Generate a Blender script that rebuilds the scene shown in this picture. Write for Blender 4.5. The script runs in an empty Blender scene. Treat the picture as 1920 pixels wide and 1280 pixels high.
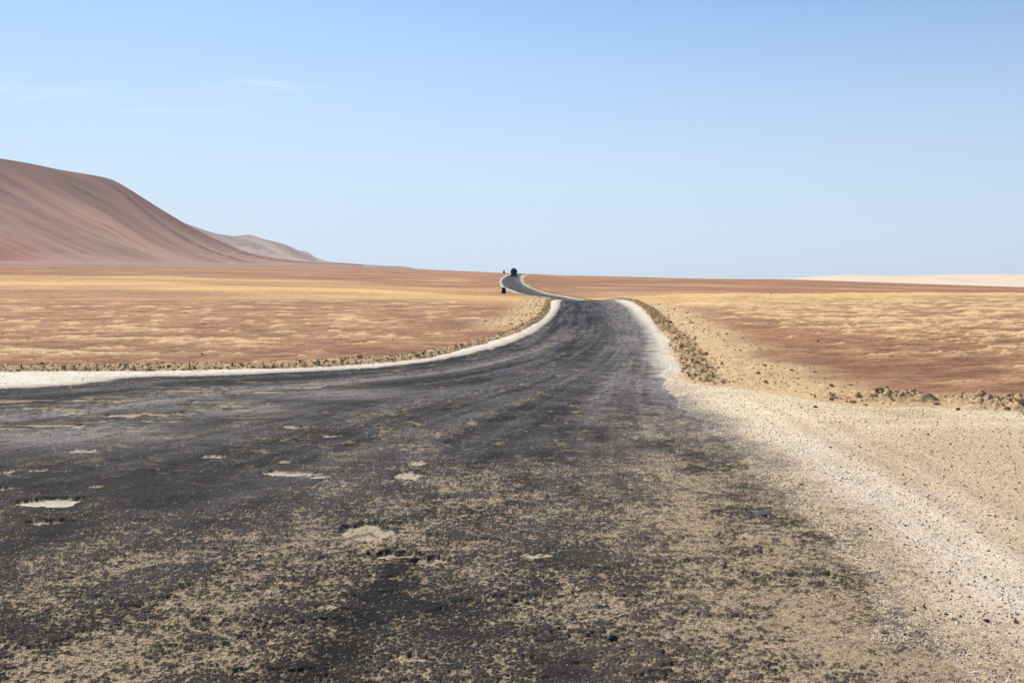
import bpy, bmesh, math, random
import numpy as np
from mathutils import Vector, Matrix

# ------------------------------------------------------------------ camera, world, sun, exposure
S = bpy.context.scene
C = S.collection
EYE = 2.9          # eye height above the road (m)
F = 2000.0         # focal length in pixels of a 1920 px wide frame
HOR = 512.0        # row of the eye-level horizon

cam_d = bpy.data.cameras.new('camera')
cam = bpy.data.objects.new('camera', cam_d); C.objects.link(cam)
cam.location = (0, 0, EYE)
cam.rotation_euler = (math.radians(90), 0, 0)
cam_d.sensor_width = 36.0
cam_d.lens = 36.0 * F / 1920.0
cam_d.shift_y = -(640.0 - HOR) / 1920.0
cam_d.clip_start = 0.1
cam_d.clip_end = 30000
S.camera = cam

SUN_EL, SUN_AZ = math.radians(42), math.radians(-22)   # azimuth from +Y, positive to +X
w = bpy.data.worlds.new('World'); S.world = w; w.use_nodes = True
nt = w.node_tree; nt.nodes.clear()
wo = nt.nodes.new('ShaderNodeOutputWorld'); bg = nt.nodes.new('ShaderNodeBackground')
sky = nt.nodes.new('ShaderNodeTexSky'); sky.sky_type = 'NISHITA'; sky.sun_disc = False
sky.sun_elevation = SUN_EL; sky.sun_rotation = SUN_AZ
sky.altitude = 0; sky.air_density = 1.0; sky.dust_density = 0.6; sky.ozone_density = 2.0
bg.inputs['Strength'].default_value = 0.092
# faint high cirrus, only a touch brighter than the sky behind it
tc = nt.nodes.new('ShaderNodeTexCoord')
sep = nt.nodes.new('ShaderNodeSeparateXYZ'); nt.links.new(tc.outputs['Generated'], sep.inputs[0])
mx = nt.nodes.new('ShaderNodeMath'); mx.operation = 'MAXIMUM'; mx.inputs[1].default_value = 0.03
nt.links.new(sep.outputs['Z'], mx.inputs[0])
dx = nt.nodes.new('ShaderNodeMath'); dx.operation = 'DIVIDE'; nt.links.new(sep.outputs['X'], dx.inputs[0]); nt.links.new(mx.outputs[0], dx.inputs[1])
dy = nt.nodes.new('ShaderNodeMath'); dy.operation = 'DIVIDE'; nt.links.new(sep.outputs['Y'], dy.inputs[0]); nt.links.new(mx.outputs[0], dy.inputs[1])
cb = nt.nodes.new('ShaderNodeCombineXYZ'); nt.links.new(dx.outputs[0], cb.inputs[0]); nt.links.new(dy.outputs[0], cb.inputs[1])
cn = nt.nodes.new('ShaderNodeTexNoise'); cn.inputs['Scale'].default_value = 2.6; cn.inputs['Detail'].default_value = 7
cn.inputs['Roughness'].default_value = 0.62; cn.inputs['Distortion'].default_value = 0.8
mpn = nt.nodes.new('ShaderNodeMapping'); mpn.inputs['Scale'].default_value = (0.6, 1.6, 1.0); mpn.inputs['Rotation'].default_value = (0, 0, -0.5)
nt.links.new(cb.outputs[0], mpn.inputs[0]); nt.links.new(mpn.outputs[0], cn.inputs['Vector'])
prev = None      # three thin wisps high up on the left: place, size, tilt, strength (X/Z, Y/Z of the view direction)
for (wx, wy, sx_, sy_, ro, st) in ((-1.32, 5.7, .60,   .26, .45, .55), (-2.75, 5.9, .75, .42, .1, .55), (-2.0, 6.6, .9, .30, .0, .22), (-.3, 12.5, 3.2, .9, 0, .18)):
    m1 = nt.nodes.new('ShaderNodeMapping'); m1.vector_type = 'TEXTURE'
    m1.inputs['Location'].default_value = (wx, wy, 0); m1.inputs['Rotation'].default_value = (0, 0, ro); m1.inputs['Scale'].default_value = (sx_, sy_, 1)
    nt.links.new(cb.outputs[0], m1.inputs[0])
    ln = nt.nodes.new('ShaderNodeVectorMath'); ln.operation = 'LENGTH'; nt.links.new(m1.outputs[0], ln.inputs[0])
    r1 = nt.nodes.new('ShaderNodeMapRange'); r1.interpolation_type = 'SMOOTHSTEP'; r1.inputs['From Min'].default_value = 1.0; r1.inputs['From Max'].default_value = 0.0
    r1.inputs['To Min'].default_value = 0; r1.inputs['To Max'].default_value = st
    nt.links.new(ln.outputs['Value'], r1.inputs[0])
    if prev is None: prev = r1
    else:
        ad = nt.nodes.new('ShaderNodeMath'); ad.operation = 'MAXIMUM'; nt.links.new(prev.outputs[0], ad.inputs[0]); nt.links.new(r1.outputs[0], ad.inputs[1]); prev = ad
cr1 = nt.nodes.new('ShaderNodeMapRange'); cr1.interpolation_type = 'SMOOTHSTEP'
cr1.inputs['From Min'].default_value = 0.42; cr1.inputs['From Max'].default_value = 0.70
nt.links.new(cn.outputs[0], cr1.inputs[0])
cr = nt.nodes.new('ShaderNodeMath'); cr.operation = 'MULTIPLY'; nt.links.new(prev.outputs[0], cr.inputs[0]); nt.links.new(cr1.outputs[0], cr.inputs[1])
tint = nt.nodes.new('ShaderNodeMixRGB'); tint.blend_type = 'MULTIPLY'; tint.inputs[0].default_value = 1.0; tint.inputs[2].default_value = (.57, .78, 1.0, 1)
nt.links.new(sky.outputs[0], tint.inputs[1])
cm = nt.nodes.new('ShaderNodeMixRGB'); cm.inputs[2].default_value = (9.4, 9.8, 10.4, 1)
# pale dusty blue low air: takes over from the clear sky toward the horizon, the same all round
hz = nt.nodes.new('ShaderNodeMapRange'); hz.inputs['From Min'].default_value = 0.0; hz.inputs['From Max'].default_value = 0.33
hz.inputs['To Min'].default_value = 0.80; hz.inputs['To Max'].default_value = 0.0; hz.interpolation_type = 'SMOOTHSTEP'
nt.links.new(sep.outputs['Z'], hz.inputs[0])
hm = nt.nodes.new('ShaderNodeMixRGB'); hm.inputs[2].default_value = (5.7, 6.9, 8.6, 1)
nt.links.new(hz.outputs[0], hm.inputs[0]); nt.links.new(tint.outputs[0], hm.inputs[1])
nt.links.new(cr.outputs[0], cm.inputs[0]); nt.links.new(hm.outputs[0], cm.inputs[1])
nt.links.new(cm.outputs[0], bg.inputs['Color']); nt.links.new(bg.outputs[0], wo.inputs[0])

sd = bpy.data.lights.new('sun', 'SUN'); sd.energy = 5.0; sd.angle = math.radians(0.5); sd.color = (1.0, 0.93, 0.81)
so = bpy.data.objects.new('sun', sd); C.objects.link(so)
sdir = Vector((math.sin(SUN_AZ) * math.cos(SUN_EL), math.cos(SUN_AZ) * math.cos(SUN_EL), math.sin(SUN_EL)))
so.rotation_euler = sdir.to_track_quat('Z', 'Y').to_euler()
so.location = sdir * 50

S.view_settings.view_transform = 'Standard'; S.view_settings.look = 'None'
S.view_settings.exposure = 0.27; S.view_settings.gamma = 1.0
S.view_settings.use_curve_mapping = False

rng = np.random.default_rng(7)
random.seed(7)

# ------------------------------------------------------------------ helpers
def tag(o, label=None, cat=None, group=None, kind=None):
    if label: o['label'] = label
    if cat: o['category'] = cat
    if group: o['group'] = group
    if kind: o['kind'] = kind
    return o

def hash2(ix, iy, seed):
    h = (ix * np.uint32(374761393) + iy * np.uint32(668265263) + np.uint32((seed * 2246822519) & 0xffffffff))
    h = (h ^ (h >> np.uint32(13))) * np.uint32(1274126177)
    h = h ^ (h >> np.uint32(16))
    return h

GC = np.cos(np.arange(256) * 2 * math.pi / 256).astype(np.float32); GS = np.sin(np.arange(256) * 2 * math.pi / 256).astype(np.float32)
def perlin(x, y, seed=0):
    """gradient noise, roughly -1..1"""
    x = np.asarray(x, dtype=np.float64) + 4096; y = np.asarray(y, dtype=np.float64) + 4096
    x0 = np.floor(x); y0 = np.floor(y)
    fx = (x - x0).astype(np.float32); fy = (y - y0).astype(np.float32)
    ix = x0.astype(np.int64).astype(np.uint32); iy = y0.astype(np.int64).astype(np.uint32)
    def g(dx, dy):
        a = hash2(ix + np.uint32(dx), iy + np.uint32(dy), seed) & np.uint32(255)
        return GC[a] * (fx - np.float32(dx)) + GS[a] * (fy - np.float32(dy))
    ux = fx * fx * fx * (fx * (fx * 6 - 15) + 10); uy = fy * fy * fy * (fy * (fy * 6 - 15) + 10)
    a = g(0, 0); b = g(1, 0); c = g(0, 1); d = g(1, 1)
    return 1.5 * ((a + (b - a) * ux) * (1 - uy) + (c + (d - c) * ux) * uy)

def fbm(x, y, wl, octaves, seed=0, rough=0.5, spacing=None):
    """octave noise; octaves finer than the mesh spacing fade out"""
    s = 0; amp = 1.0; tot = 0
    for k in range(octaves):
        n = perlin(x / wl + 17.3 * k, y / wl - 9.1 * k, seed + k)
        if spacing is not None:
            n = n * np.clip(wl / (2.2 * spacing) - 0.5, 0, 1)
        s = s + n * amp; tot += amp
        amp *= rough; wl *= 0.5
    return s / tot ** 0.8

def sstep(a, b, x):
    t = np.clip((x - a) / (b - a), 0, 1)
    return t * t * (3 - 2 * t)

def mix(a, b, t):
    t = np.asarray(t)[..., None]
    return a * (1 - t) + np.asarray(b) * t

def col(*c): return np.array(c, dtype=np.float32)

# ------------------------------------------------------------------ the lie of the land
DD = np.array([100, 117, 150, 190, 250, 320, 380, 450, 550, 700, 900, 1200, 1650, 2500, 6000], float)
ZU = {
 -600: [0, 0, 0, 0, .4, 1.6, 2.4, 3.5, 5, 8, 12, 17, 23, 34, 34],
    0: [0, 0, 0, 0, .3, 1.5, 2.3, 3.3, 4.9, 7.5, 11, 15.5, 22, 33, 33],
  300: [0, 0, 0, -.1, 0, 1.2, 2.0, 3.0, 4.7, 7, 9.8, 13.5, 19.5, 30, 30],
  600: [0, 0, -.15, -.4, -.6, 0, .8, 1.6, 3, 5.5, 8.3, 12, 17, 24, -20],
  780: [0, 0, -.3, -.8, -1.4, -1.1, -.2, .9, 2, 3.8, 6, 8, 9.5, 8, -60],
  900: [0, 0, -.45, -1.1, -1.8, -1.5, -.5, .6, 1.8, 3.4, 4.3, 3, -2, -15, -60],
  960: [0, 0, -.6, -1.2, -1.85, -.94, .2, 1.44, 2.5, 3.0, 1.5, -3, -10, -25, -60],
 1030: [0, 0, -1.1, -1.25, -1.9, -1.3, -.3, .8, 1.8, 2.0, 1.2, -3, -10, -25, -60],
 1100: [0, 0, -1.4, -1.5, -1.8, -1.9, -1.6, -1.2, -.6, .1, .65, -2, -10, -25, -60],
 1180: [0, 0, -.9, -1.3, -1.7, -1.9, -1.8, -1.4, -.9, -.3, .0, -3, -10, -25, -60],
 1300: [0, 0, -.4, -.9, -1.5, -1.9, -1.9, -1.8, -1.6, -1.2, -1.6, -6, -14, -30, -60],
 1500: [0, 0, -.35, -1.0, -2.6, -2.9, -3.0, -2.9, -2.6, -2.0, -2.4, -9, -20, -45, -60],
 1700: [0, 0, -.25, -.75, -2.8, -3.4, -3.7, -3.8, -3.9, -4.2, -5.5, -14, -30, -55, -60],
 1920: [0, 0, -.25, -.75, -2.8, -3.6, -4.1, -4.4, -5.2, -6.3, -9, -18, -35, -60, -60],
 2600: [0, 0, -.3, -.9, -2.8, -4.0, -4.5, -5, -6.5, -9, -13, -24, -40, -60, -60],
}
_us = np.array(sorted(ZU)); _tab = np.array([ZU[k] for k in sorted(ZU)])
LG = np.linspace(math.log(60), math.log(9000), 500)
_t1 = np.array([np.interp(LG, np.log(DD), r) for r in _tab])
UG = np.linspace(-700, 2700, 341)
_t2 = np.array([np.interp(UG, _us, _t1[:, j]) for j in range(len(LG))]).T
def _blur(a, axis, n, times=3):
    k = np.ones(n) / n
    for _ in range(times):
        a = np.apply_along_axis(lambda r: np.convolve(np.pad(r, n // 2, mode='edge'), k, mode='valid')[:len(r)], axis, a)
    return a
TAB = _blur(_blur(_t2, 1, 7), 0, 5)

def ground_z(X, Y):
    X = np.asarray(X, float); Y = np.asarray(Y, float)
    d = np.maximum(Y, 61.0)
    u = np.clip(960 + F * X / d, UG[0], UG[-1])
    fu = (u - UG[0]) / (UG[1] - UG[0]); fl = np.clip((np.log(d) - LG[0]) / (LG[1] - LG[0]), 0, len(LG) - 1.001)
    iu = np.clip(fu.astype(int), 0, len(UG) - 2); il = fl.astype(int)
    a = fu - iu; b = fl - il
    return (TAB[iu, il] * (1 - a) * (1 - b) + TAB[iu + 1, il] * a * (1 - b) + TAB[iu, il + 1] * (1 - a) * b + TAB[iu + 1, il + 1] * a * b)

def flat(u, y):
    """point of the level ground near the road seen at photo pixel (u, y)"""
    d = EYE * F / (y - HOR)
    return ((u - 960) / F * d, d)
def dist(u, d):
    return ((u - 960) / F * d, float(d))
def hit(u, y):
    """first point of the terrain along the ray through photo pixel (u, y)"""
    ds = np.exp(np.linspace(math.log(5), math.log(5000), 6000))
    X = (u - 960) / F * ds
    zr = EYE - (y - HOR) / F * ds
    i = np.argmax(ground_z(X, ds) >= zr)
    return float(X[i]), float(ds[i])

# edges of the asphalt, near to far (plan coordinates, metres)
EL = [(-60, -300), (-50, -40), (-40, 0), (-33, 13), (-24, 20.5), (-18, 24), flat(0, 728), flat(150, 719), flat(240, 707), flat(400, 703), flat(600, 694), flat(720, 687),
      flat(850, 668), flat(950, 643), flat(1005, 617), flat(1035, 592), flat(1047, 573), dist(1050, 112), dist(1062, 128), dist(1060, 150), dist(1035, 175),
      dist(1010, 195), dist(990, 215), dist(976, 245), dist(963, 272), dist(952, 295), dist(945, 318), dist(941, 350), dist(940, 378), dist(943, 420), dist(949, 470),
      dist(957, 540), dist(966, 640), dist(975, 800), dist(985, 1200)]
ER = [(2.0, -300), (2.2, 0), flat(1790, 1280), flat(1700, 1180), flat(1610, 1070), flat(1520, 975), flat(1440, 900), flat(1380, 850), flat(1320, 800), flat(1270, 755),
      flat(1246, 722), flat(1239, 685), flat(1232, 654), flat(1219, 619), flat(1200, 597), flat(1180, 576), flat(1160, 565), dist(1150, 122), dist(1135, 138), dist(1105, 158),
      dist(1066, 185), dist(1042, 212), dist(1018, 255), dist(1000, 290), dist(988, 320), dist(980, 352), dist(977, 400), dist(977, 480), dist(984, 580), dist(990, 660), dist(1000, 800), dist(1010, 1200)]
# outer edges of the pale verge
OL = [(-64, -300), (-54, -40), (-44, 0), (-36, 15), (-27, 24), (-20, 28.5), flat(0, 697), flat(150, 696), flat(300, 695), flat(450, 692), flat(600, 688), flat(700, 682), flat(780, 674),
      flat(850, 659), flat(930, 637), flat(985, 616), flat(1018, 597), flat(1030, 582), flat(1033, 570), dist(1033, 112), dist(1043, 128), dist(1046, 148), dist(1027, 173),
      dist(1000, 193), dist(981, 213), dist(967, 243), dist(955, 271), dist(945, 293), dist(939, 318), dist(936, 350), dist(935.5, 378), dist(939, 420), dist(945.5, 470),
      dist(952, 540), dist(961, 640), dist(970, 800), dist(980, 1200)]
OR = [(120, -300), (110, -30), (100, 5), (80, 15.5), flat(4000, 850), flat(2300, 790), flat(1920, 772), flat(1760, 766), flat(1620, 760), flat(1500, 744), flat(1420, 732),
      flat(1330, 722), flat(1290, 715), flat(1280, 700), flat(1275, 682), flat(1257, 652), flat(1252, 633), flat(1234, 617), flat(1210, 583), flat(1185, 566), dist(1160, 122), dist(1142, 140), dist(1112, 160),
      dist(1072, 190), dist(1050, 218), dist(1023, 258), dist(1004, 291), dist(992, 321), dist(983.5, 352), dist(980.5, 400), dist(980, 480), dist(989, 580), dist(995, 660), dist(1005, 800), dist(1015, 1200)]

def smooth_poly(P, n=4):
    P = np.array(P, float); out = []
    for i in range(len(P) - 1):
        p0 = P[max(i - 1, 0)]; p1 = P[i]; p2 = P[i + 1]; p3 = P[min(i + 2, len(P) - 1)]
        L = np.linalg.norm(p2 - p1)
        # centripetal-ish: limit tangents so uneven spacing does not overshoot
        m1 = (p2 - p0); m1 = m1 / (np.linalg.norm(m1) + 1e-9) * L
        m2 = (p3 - p1); m2 = m2 / (np.linalg.norm(m2) + 1e-9) * L
        for k in range(n):
            t = k / n
            h00 = 2*t**3-3*t**2+1; h10 = t**3-2*t**2+t; h01 = -2*t**3+3*t**2; h11 = t**3-t**2
            out.append(h00*p1 + h10*m1 + h01*p2 + h11*m2)
    out.append(P[-1])
    return np.array(out)
EL, ER, OL, OR = [smooth_poly(p, 3) for p in (EL, ER, OL, OR)]

def sdist(X, Y, P):
    """signed distance to polyline, positive on its right-hand side; also the arc length of the foot"""
    best = np.full(X.shape, 1e18); sg = np.ones(X.shape); arc = np.zeros(X.shape); acc = 0.0
    for i in range(len(P) - 1):
        ax, ay = P[i]; bx, by = P[i + 1]; ex, ey = bx - ax, by - ay; L2 = ex * ex + ey * ey; L = math.sqrt(L2)
        px = X - ax; py = Y - ay
        t = np.clip((px * ex + py * ey) / L2, 0, 1)
        qx = px - t * ex; qy = py - t * ey
        d = qx * qx + qy * qy
        m = d < best
        best = np.where(m, d, best)
        cr_ = py * ex - px * ey
        sg = np.where(m, np.where(cr_ < 0, 1.0, -1.0), sg)
        arc = np.where(m, acc + t * L, arc)
        acc += L
    return np.sqrt(best) * sg, arc

# ------------------------------------------------------------------ the ground grid (finer near the viewer)
COLS_IN = 1180
t_in = np.linspace(-0.53, 0.53, COLS_IN)
t_out = np.concatenate([0.53 + 0.0012 * (np.exp(np.linspace(0, 1, 90) * 8.0) - 1)[1:]])
T = np.concatenate([-t_out[::-1], t_in, t_out])
yp = np.concatenate([np.linspace(1900, 1310, 60)[:-1], np.linspace(1310, 800, 430)[:-1], np.linspace(800, 556, 330)[:-1]])
Yn = EYE * F / (yp - HOR)                     # up to ~130 m
Yf = np.exp(np.linspace(math.log(EYE * F / 44.0), math.log(6500), 300))
Yr = np.concatenate([Yn, Yf])
nR, nC = len(Yr), len(T)
YY = np.repeat(Yr[:, None], nC, 1)
ex = np.maximum(np.abs(T) - 0.53, 0) * np.sign(T)
XX = T[None, :] * YY + ex[None, :] * 25.0
# coarse rows that carry the ground on behind the camera
Yb = np.array([-400, -200, -100, -50, -25, -12, -5, 0, 2.5])
XB = [XX[0] * (1 + (Yr[0] - yb) * 0.25) for yb in Yb]
XX = np.vstack([np.array(XB), XX]); YY = np.vstack([np.repeat(Yb[:, None], nC, 1), YY]); nR = XX.shape[0]
X = XX.ravel(); Y = YY.ravel()
rowsp = np.gradient(YY[:, 0]); SP = np.repeat(rowsp[:, None], nC, 1).ravel()
SPc = np.maximum(SP * 0.6, 0.001)
Z0 = ground_z(X, Y)

# quantities that vary slowly are worked out on every 4th row and column and interpolated
KR = np.unique(np.append(np.arange(0, nR, 4), nR - 1)); KC = np.unique(np.append(np.arange(0, nC, 4), nC - 1))
XC = XX[np.ix_(KR, KC)].ravel(); YC = YY[np.ix_(KR, KC)].ravel()
def _w(K, n):
    i = np.clip(np.searchsorted(K, np.arange(n), side='right') - 1, 0, len(K) - 2)
    return i, ((np.arange(n) - K[i]) / (K[i + 1] - K[i])).astype(np.float32)
_ri, _rw = _w(KR, nR); _ci, _cw = _w(KC, nC)
def up(a):
    a = a.reshape(len(KR), len(KC)).astype(np.float32)
    r = a[_ri] * (1 - _rw[:, None]) + a[_ri + 1] * _rw[:, None]
    return (r[:, _ci] * (1 - _cw) + r[:, _ci + 1] * _cw).ravel()
def slow(*a, **k):
    return up(fbm(XC if k.pop('x', None) is None else 0, YC, *a, **k))
near = (Y < 1000) & (np.abs(X) < 0.9 * np.maximum(Y, 0) + 60)
nearC = (YC < 1100) & (np.abs(XC) < 0.95 * np.maximum(YC, 0) + 70)
idx = np.nonzero(nearC)[0]
def near_sd(P, fill):
    a = np.full(XC.shape, fill, float); s = np.zeros(XC.shape)
    d, arc = sdist(XC[idx], YC[idx], P); a[idx] = d; s[idx] = arc
    return up(a), up(s)
dL, sL = near_sd(EL, -99.); dR, _ = near_sd(ER, 99.); oL, _ = near_sd(OL, -99.); oR, _ = near_sd(OR, 99.)
far_out = ~near
dR = -dR; oR = -oR                            # now positive = road side
rag = slow(3.0, 3, 40, 0.5)
rag2 = fbm(X, Y, 0.8, 4, 50, 0.6, SPc)
dLr = dL + 0.22 * rag + 0.10 * rag2; dRr = dR + 0.25 * rag2 + 0.15 * rag
near_dist = sstep(30, 12, Y)                   # the right edge frays out near the viewer
dRr = dRr + near_dist * 0.5 * fbm(X, Y, 1.6, 5, 60, 0.6, SPc)
oLr = oL + 0.30 * rag2 + .30 * rag; oRr = oR + 0.38 * rag2 + 0.40 * rag
is_road = (dLr > 0) & (dRr > 0) & ~far_out
is_sh = ~is_road & (oLr > 0) & (oRr > 0) & ~far_out
V = np.clip(dL / np.maximum(dL + dR, 0.1), 0, 1)   # 0 left edge .. 1 right edge
depth = 0.0
print('grid', nR, nC, nR * nC)

# ------------------------------------------------------------------ relief and colour of each surface
# -- asphalt
u_ = 960 + F * X / np.maximum(Y, 1)
big = slow(5.0, 4, 100, 0.55)
trackn = fbm(V * 9.0, sL / 18.0, 1.0, 3, 110, 0.55)            # bands that follow the road
trackf = fbm(V * 34.0, sL / 7.0, 1.0, 3, 112, 0.6)
patch = fbm(X, Y, 0.14, 4, 120, 0.75, SPc)
patchL = fbm(X, Y, 0.70, 4, 130, 0.6, SPc)
fine = fbm(X, Y, 0.045, 2, 140, 0.8, SPc)
big3 = slow(1.8, 3, 145, 0.5)
edge_w = sstep(2.6, 0.2, dR)                                     # dusty right margin
edge_d = sstep(3.2, 0.7, dR + .5 * big)
edge_l = sstep(0.7, 0.0, dL)
nearw = sstep(27, 9.5, Y)
vy_ = HOR + EYE * F / np.maximum(Y, 3)
def spot(pu, py_, a, b):              # soft spot centred on a point of the road
    cx, cy = flat(pu, py_); ra = a / F * cy
    rb = (EYE * F / (py_ - b - HOR) - EYE * F / (py_ + b - HOR)) / 2
    return np.exp(-(((X - cx) / ra) ** 2 + ((Y - cy) / rb) ** 2))
worn_more = 0.22 * spot(860, 930, 150, 80) + 0.12 * spot(520, 1120, 300, 130) + 0.06 * spot(1450, 1180, 260, 140) + .14 * spot(1050, 1120, 200, 60) + .16 * spot(140, 1230, 200, 60) + .15 * spot(1300, 950, 80, 120)
worn_less = 0.10 * spot(250, 850, 500, 40) + 0.22 * spot(300, 920, 330, 60) + 0.10 * spot(1080, 830, 200, 40) + 0.16 * spot(820, 1140, 130, 60) + .12 * spot(1000, 1010, 120, 60) + .1 * spot(1240, 1180, 70, 80)
oil = np.maximum.reduce([spot(745, 1065, 40, 26), spot(715, 1110, 60, 34), spot(665, 1165, 60, 36), spot(625, 1215, 70, 40), spot(560, 1270, 90, 40), .8 * spot(1120, 815, 26, 14), .7 * spot(830, 1150, 90, 40), .6 * spot(120, 1170, 110, 40)])
lvl = -0.30 + 0.28 * nearw + 0.16 * big + 0.16 * big3 + 0.20 * trackn + 0.10 * edge_w * sstep(50, 20, Y) + .17 * sstep(3.4, .8, dR + .6 * big) * sstep(30, 14, Y) + 0.18 * edge_l + worn_more - worn_less - 0.28 * oil
n_wear = 0.62 * patch + 0.28 * patchL + 0.62 * fine
spk = rng.normal(0, 1, X.shape).astype(np.float32)
pl2 = fbm(X * .8, Y, 1.1, 5, 165, 0.6, SPc)
slab = sstep(0.16, 0.19, pl2) * sstep(34, 20, Y)                 # thicker remnants of the wearing course with a broken lip
lvl = lvl - 0.16 * slab + 0.10 * sstep(0.06, .15, pl2) * sstep(.18, .15, pl2)
wear = sstep(-0.07, 0.42, n_wear + lvl + 0.13 * spk) * np.clip(.74 + .42 * spk + .5 * fine, 0.05, 1)
wear_z = sstep(-0.06, 0.10, 0.72 * patch + 0.28 * patchL + 0.2 * fine + lvl)
# long flakes torn out across the lane further off
flake = fbm(X * 0.8, Y, 0.42, 3, 150, 0.75, SPc * 0.4)
rim = sstep(0.10, 0.24, flake + 0.30 * trackn + 0.22 * big)
fl_far = sstep(0.26, 0.40, flake + 0.30 * trackn + 0.22 * big) * sstep(12, 22, Y) * sstep(230, 60, Y)
wear_c = np.maximum(wear, fl_far * 0.62)

POTS = [  # photo position, half sizes in photo pixels, depth (m), paleness of the floor
 (88, 940, 63, 10.5, .055, 1.0), (690, 994, 52, 17, .045, .25), (738, 1038, 46, 7.5, .045, .35), (808, 1049, 40, 7.5, .045, .15),
 (160, 845, 36, 4, .04, .6), (545, 887, 60, 5, .035, .6), (592, 895, 34, 2.6, .025, .8), (92, 978, 42, 5, .045, .3), (765, 889, 30, 8, .035, .4),
 (14, 884, 16, 3.2, .04, .6), (72, 881, 18, 2.5, .03, .5), (8, 914, 22, 3.5, .04, .6), (398, 856, 22, 3.2, .03, .4), (338, 774, 20, 3, .03, .5), (760, 1233, 40, 7.5, .02, .2),
 (533, 865, 16, 2.6, .03, .4), (181, 911, 14, 2.4, .03, .4), (622, 817, 18, 2, .02, .3), (1002, 1042, 34, 6, .02, .3), (782, 868, 18, 4, .02, .4),
 (60, 803, 62, 2.0, .04, .3), (175, 790, 45, 2.0, .03, .4), (140, 775, 30, 2.5, .03, .4), (616, 1140, 22, 5, .02, .2),
 (560, 800, 30, 2.2, .02, .3), (1395, 1000, 18, 6, .02, .1)]
pota = np.zeros(X.shape); pot = np.zeros(X.shape); potc = np.zeros(X.shape)
zpot = np.zeros(X.shape)
for (pu, py_, a, b, dp, pc) in POTS:
    cx, cy = flat(pu, py_)
    ra = a / F * cy
    y1 = EYE * F / (py_ - b - HOR); y2 = EYE * F / (py_ + b - HOR); rb = (y1 - y2) / 2
    m = np.nonzero((np.abs(X - cx) < ra * 1.9) & (np.abs(Y - cy) < rb * 1.9))[0]
    if not len(m): continue
    qx = (X[m] - cx) / ra; qy = (Y[m] - cy) / rb
    th = fbm(X[m] / ra, Y[m] / rb, 1.1, 3, 200 + int(pu), 0.38)
    r = np.sqrt(qx * qx + qy * qy) + 0.50 * th
    ins = sstep(1.05, 0.96, r); insc = sstep(0.97, 0.86, r + .10 * perlin(X[m] / .05, Y[m] / .05, 9))
    bowl = sstep(1.0, 0.3, r)
    isl = sstep(.10, .32, perlin(X[m] / (ra * .45) + 3.1, Y[m] / (rb * .5), 300 + int(pu)) + .25 * perlin(X[m] / .04, Y[m] / .06, 5)) * (1 - .6 * pc)
    insc = insc * (1 - .85 * isl)
    pot[m] = np.maximum(pot[m], insc); potc[m] = np.maximum(potc[m], insc * pc); pota[m] = np.maximum(pota[m], ins)
    zpot[m] = np.minimum(zpot[m], -1.08 * dp * ins * (0.75 + 0.25 * bowl))
wear_c = np.where(pota > 0.02, pot * np.clip(1.0 + 0.35 * perlin(X / .06, Y / .06, 12) , 0, 1), wear_c)

nz = fbm(X, Y, 0.11, 3, 300, 0.6, SPc)
z_road = -0.008 * wear_z * (0.35 + 0.65 * nearw) - 0.035 * fl_far + zpot + 0.004 * nz + 0.012 * patchL + 0.03 * big * sstep(6, 20, Y)
plate = sstep(0.0, 0.5, patchL + 0.3 * big)
z_road += 0.011 * slab
z_road += 0.006 * sstep(-0.02, 0.05, -n_wear - lvl + 0.1 * plate) * nearw

tar = col(.0085, .009, .0125); grey = col(.100, .098, .106); dustc = col(.27, .245, .235); fill = col(.48, .365, .225); white = col(.67, .61, .50)
greyness = np.clip(0.36 + 1.1 * trackn + 0.5 * big + 0.8 * trackf + .4 * big3 + .35 * patchL, 0, 1)
greyness = np.clip(greyness * (0.22 + 0.78 * sstep(8, 22, Y)) + 0.15 * fine, 0, 1)
c_road = mix(np.repeat(tar[None], len(X), 0), grey, greyness)
c_road = mix(c_road, col(.085, .072, .058), nearw * .45 * np.clip(.6 + .6 * big3 + .4 * patchL, 0, 1))
# a broad pale wheel path sweeping off to the left, and the dusty right margin
bandw = np.maximum(np.exp(-((V - (0.30 + 0.03 * trackn)) / 0.05) ** 2) * sstep(13, 19, Y) * sstep(60, 30, Y), .9 * np.maximum.reduce([spot(640, 738, 170, 11), spot(420, 768, 170, 14), spot(120, 815, 240, 24)]))
c_road = mix(c_road, dustc, np.clip(bandw * (0.85 + 0.5 * trackf + .3 * patchL), 0, 1) * 0.85)
dm = np.clip(edge_d * (0.62 + 0.5 * big + 0.5 * patchL + 0.35 * patch + 0.3 * trackf), 0, 1) * 0.85
c_road = mix(c_road, mix(np.repeat((dustc * 1.1)[None], len(X), 0), col(.30, .235, .17), sstep(26, 14, Y)), dm * np.clip(.85 + .35 * patch, 0, 1))
farg = sstep(120, 260, Y)
c_road = mix(c_road, col(.055, .054, .062), farg * 0.5)
c_road = mix(c_road, tar, rim * .7 * sstep(12, 22, Y) * sstep(300, 80, Y))
c_road = c_road * np.exp(np.clip(spk, -2, 2) * (0.16 + .16 * nearw))[:, None]
c_road = mix(c_road, tar * .5, np.clip(oil * 1.1, 0, 1))
c_road = mix(c_road, fill, wear_c * (0.90 - 0.1 * farg))
c_road = mix(c_road, white, potc * (0.8 + 0.2 * nz))
c_road = mix(c_road, white, sstep(0.25, 0.0, dL + 0.25 * rag2) * 0.6 * sstep(8, 14, Y))
c_road = mix(c_road, white * 0.9, sstep(0.55, 0.0, dRr + .2 * rag2) * 0.65 * sstep(27, 34, Y))
tearz = np.maximum(spot(120, 775, 330, 32), .7 * spot(480, 728, 200, 16))
tn = fbm(X * .45, Y * 1.4, .8, 4, 175, .65, SPc * .4)
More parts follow.
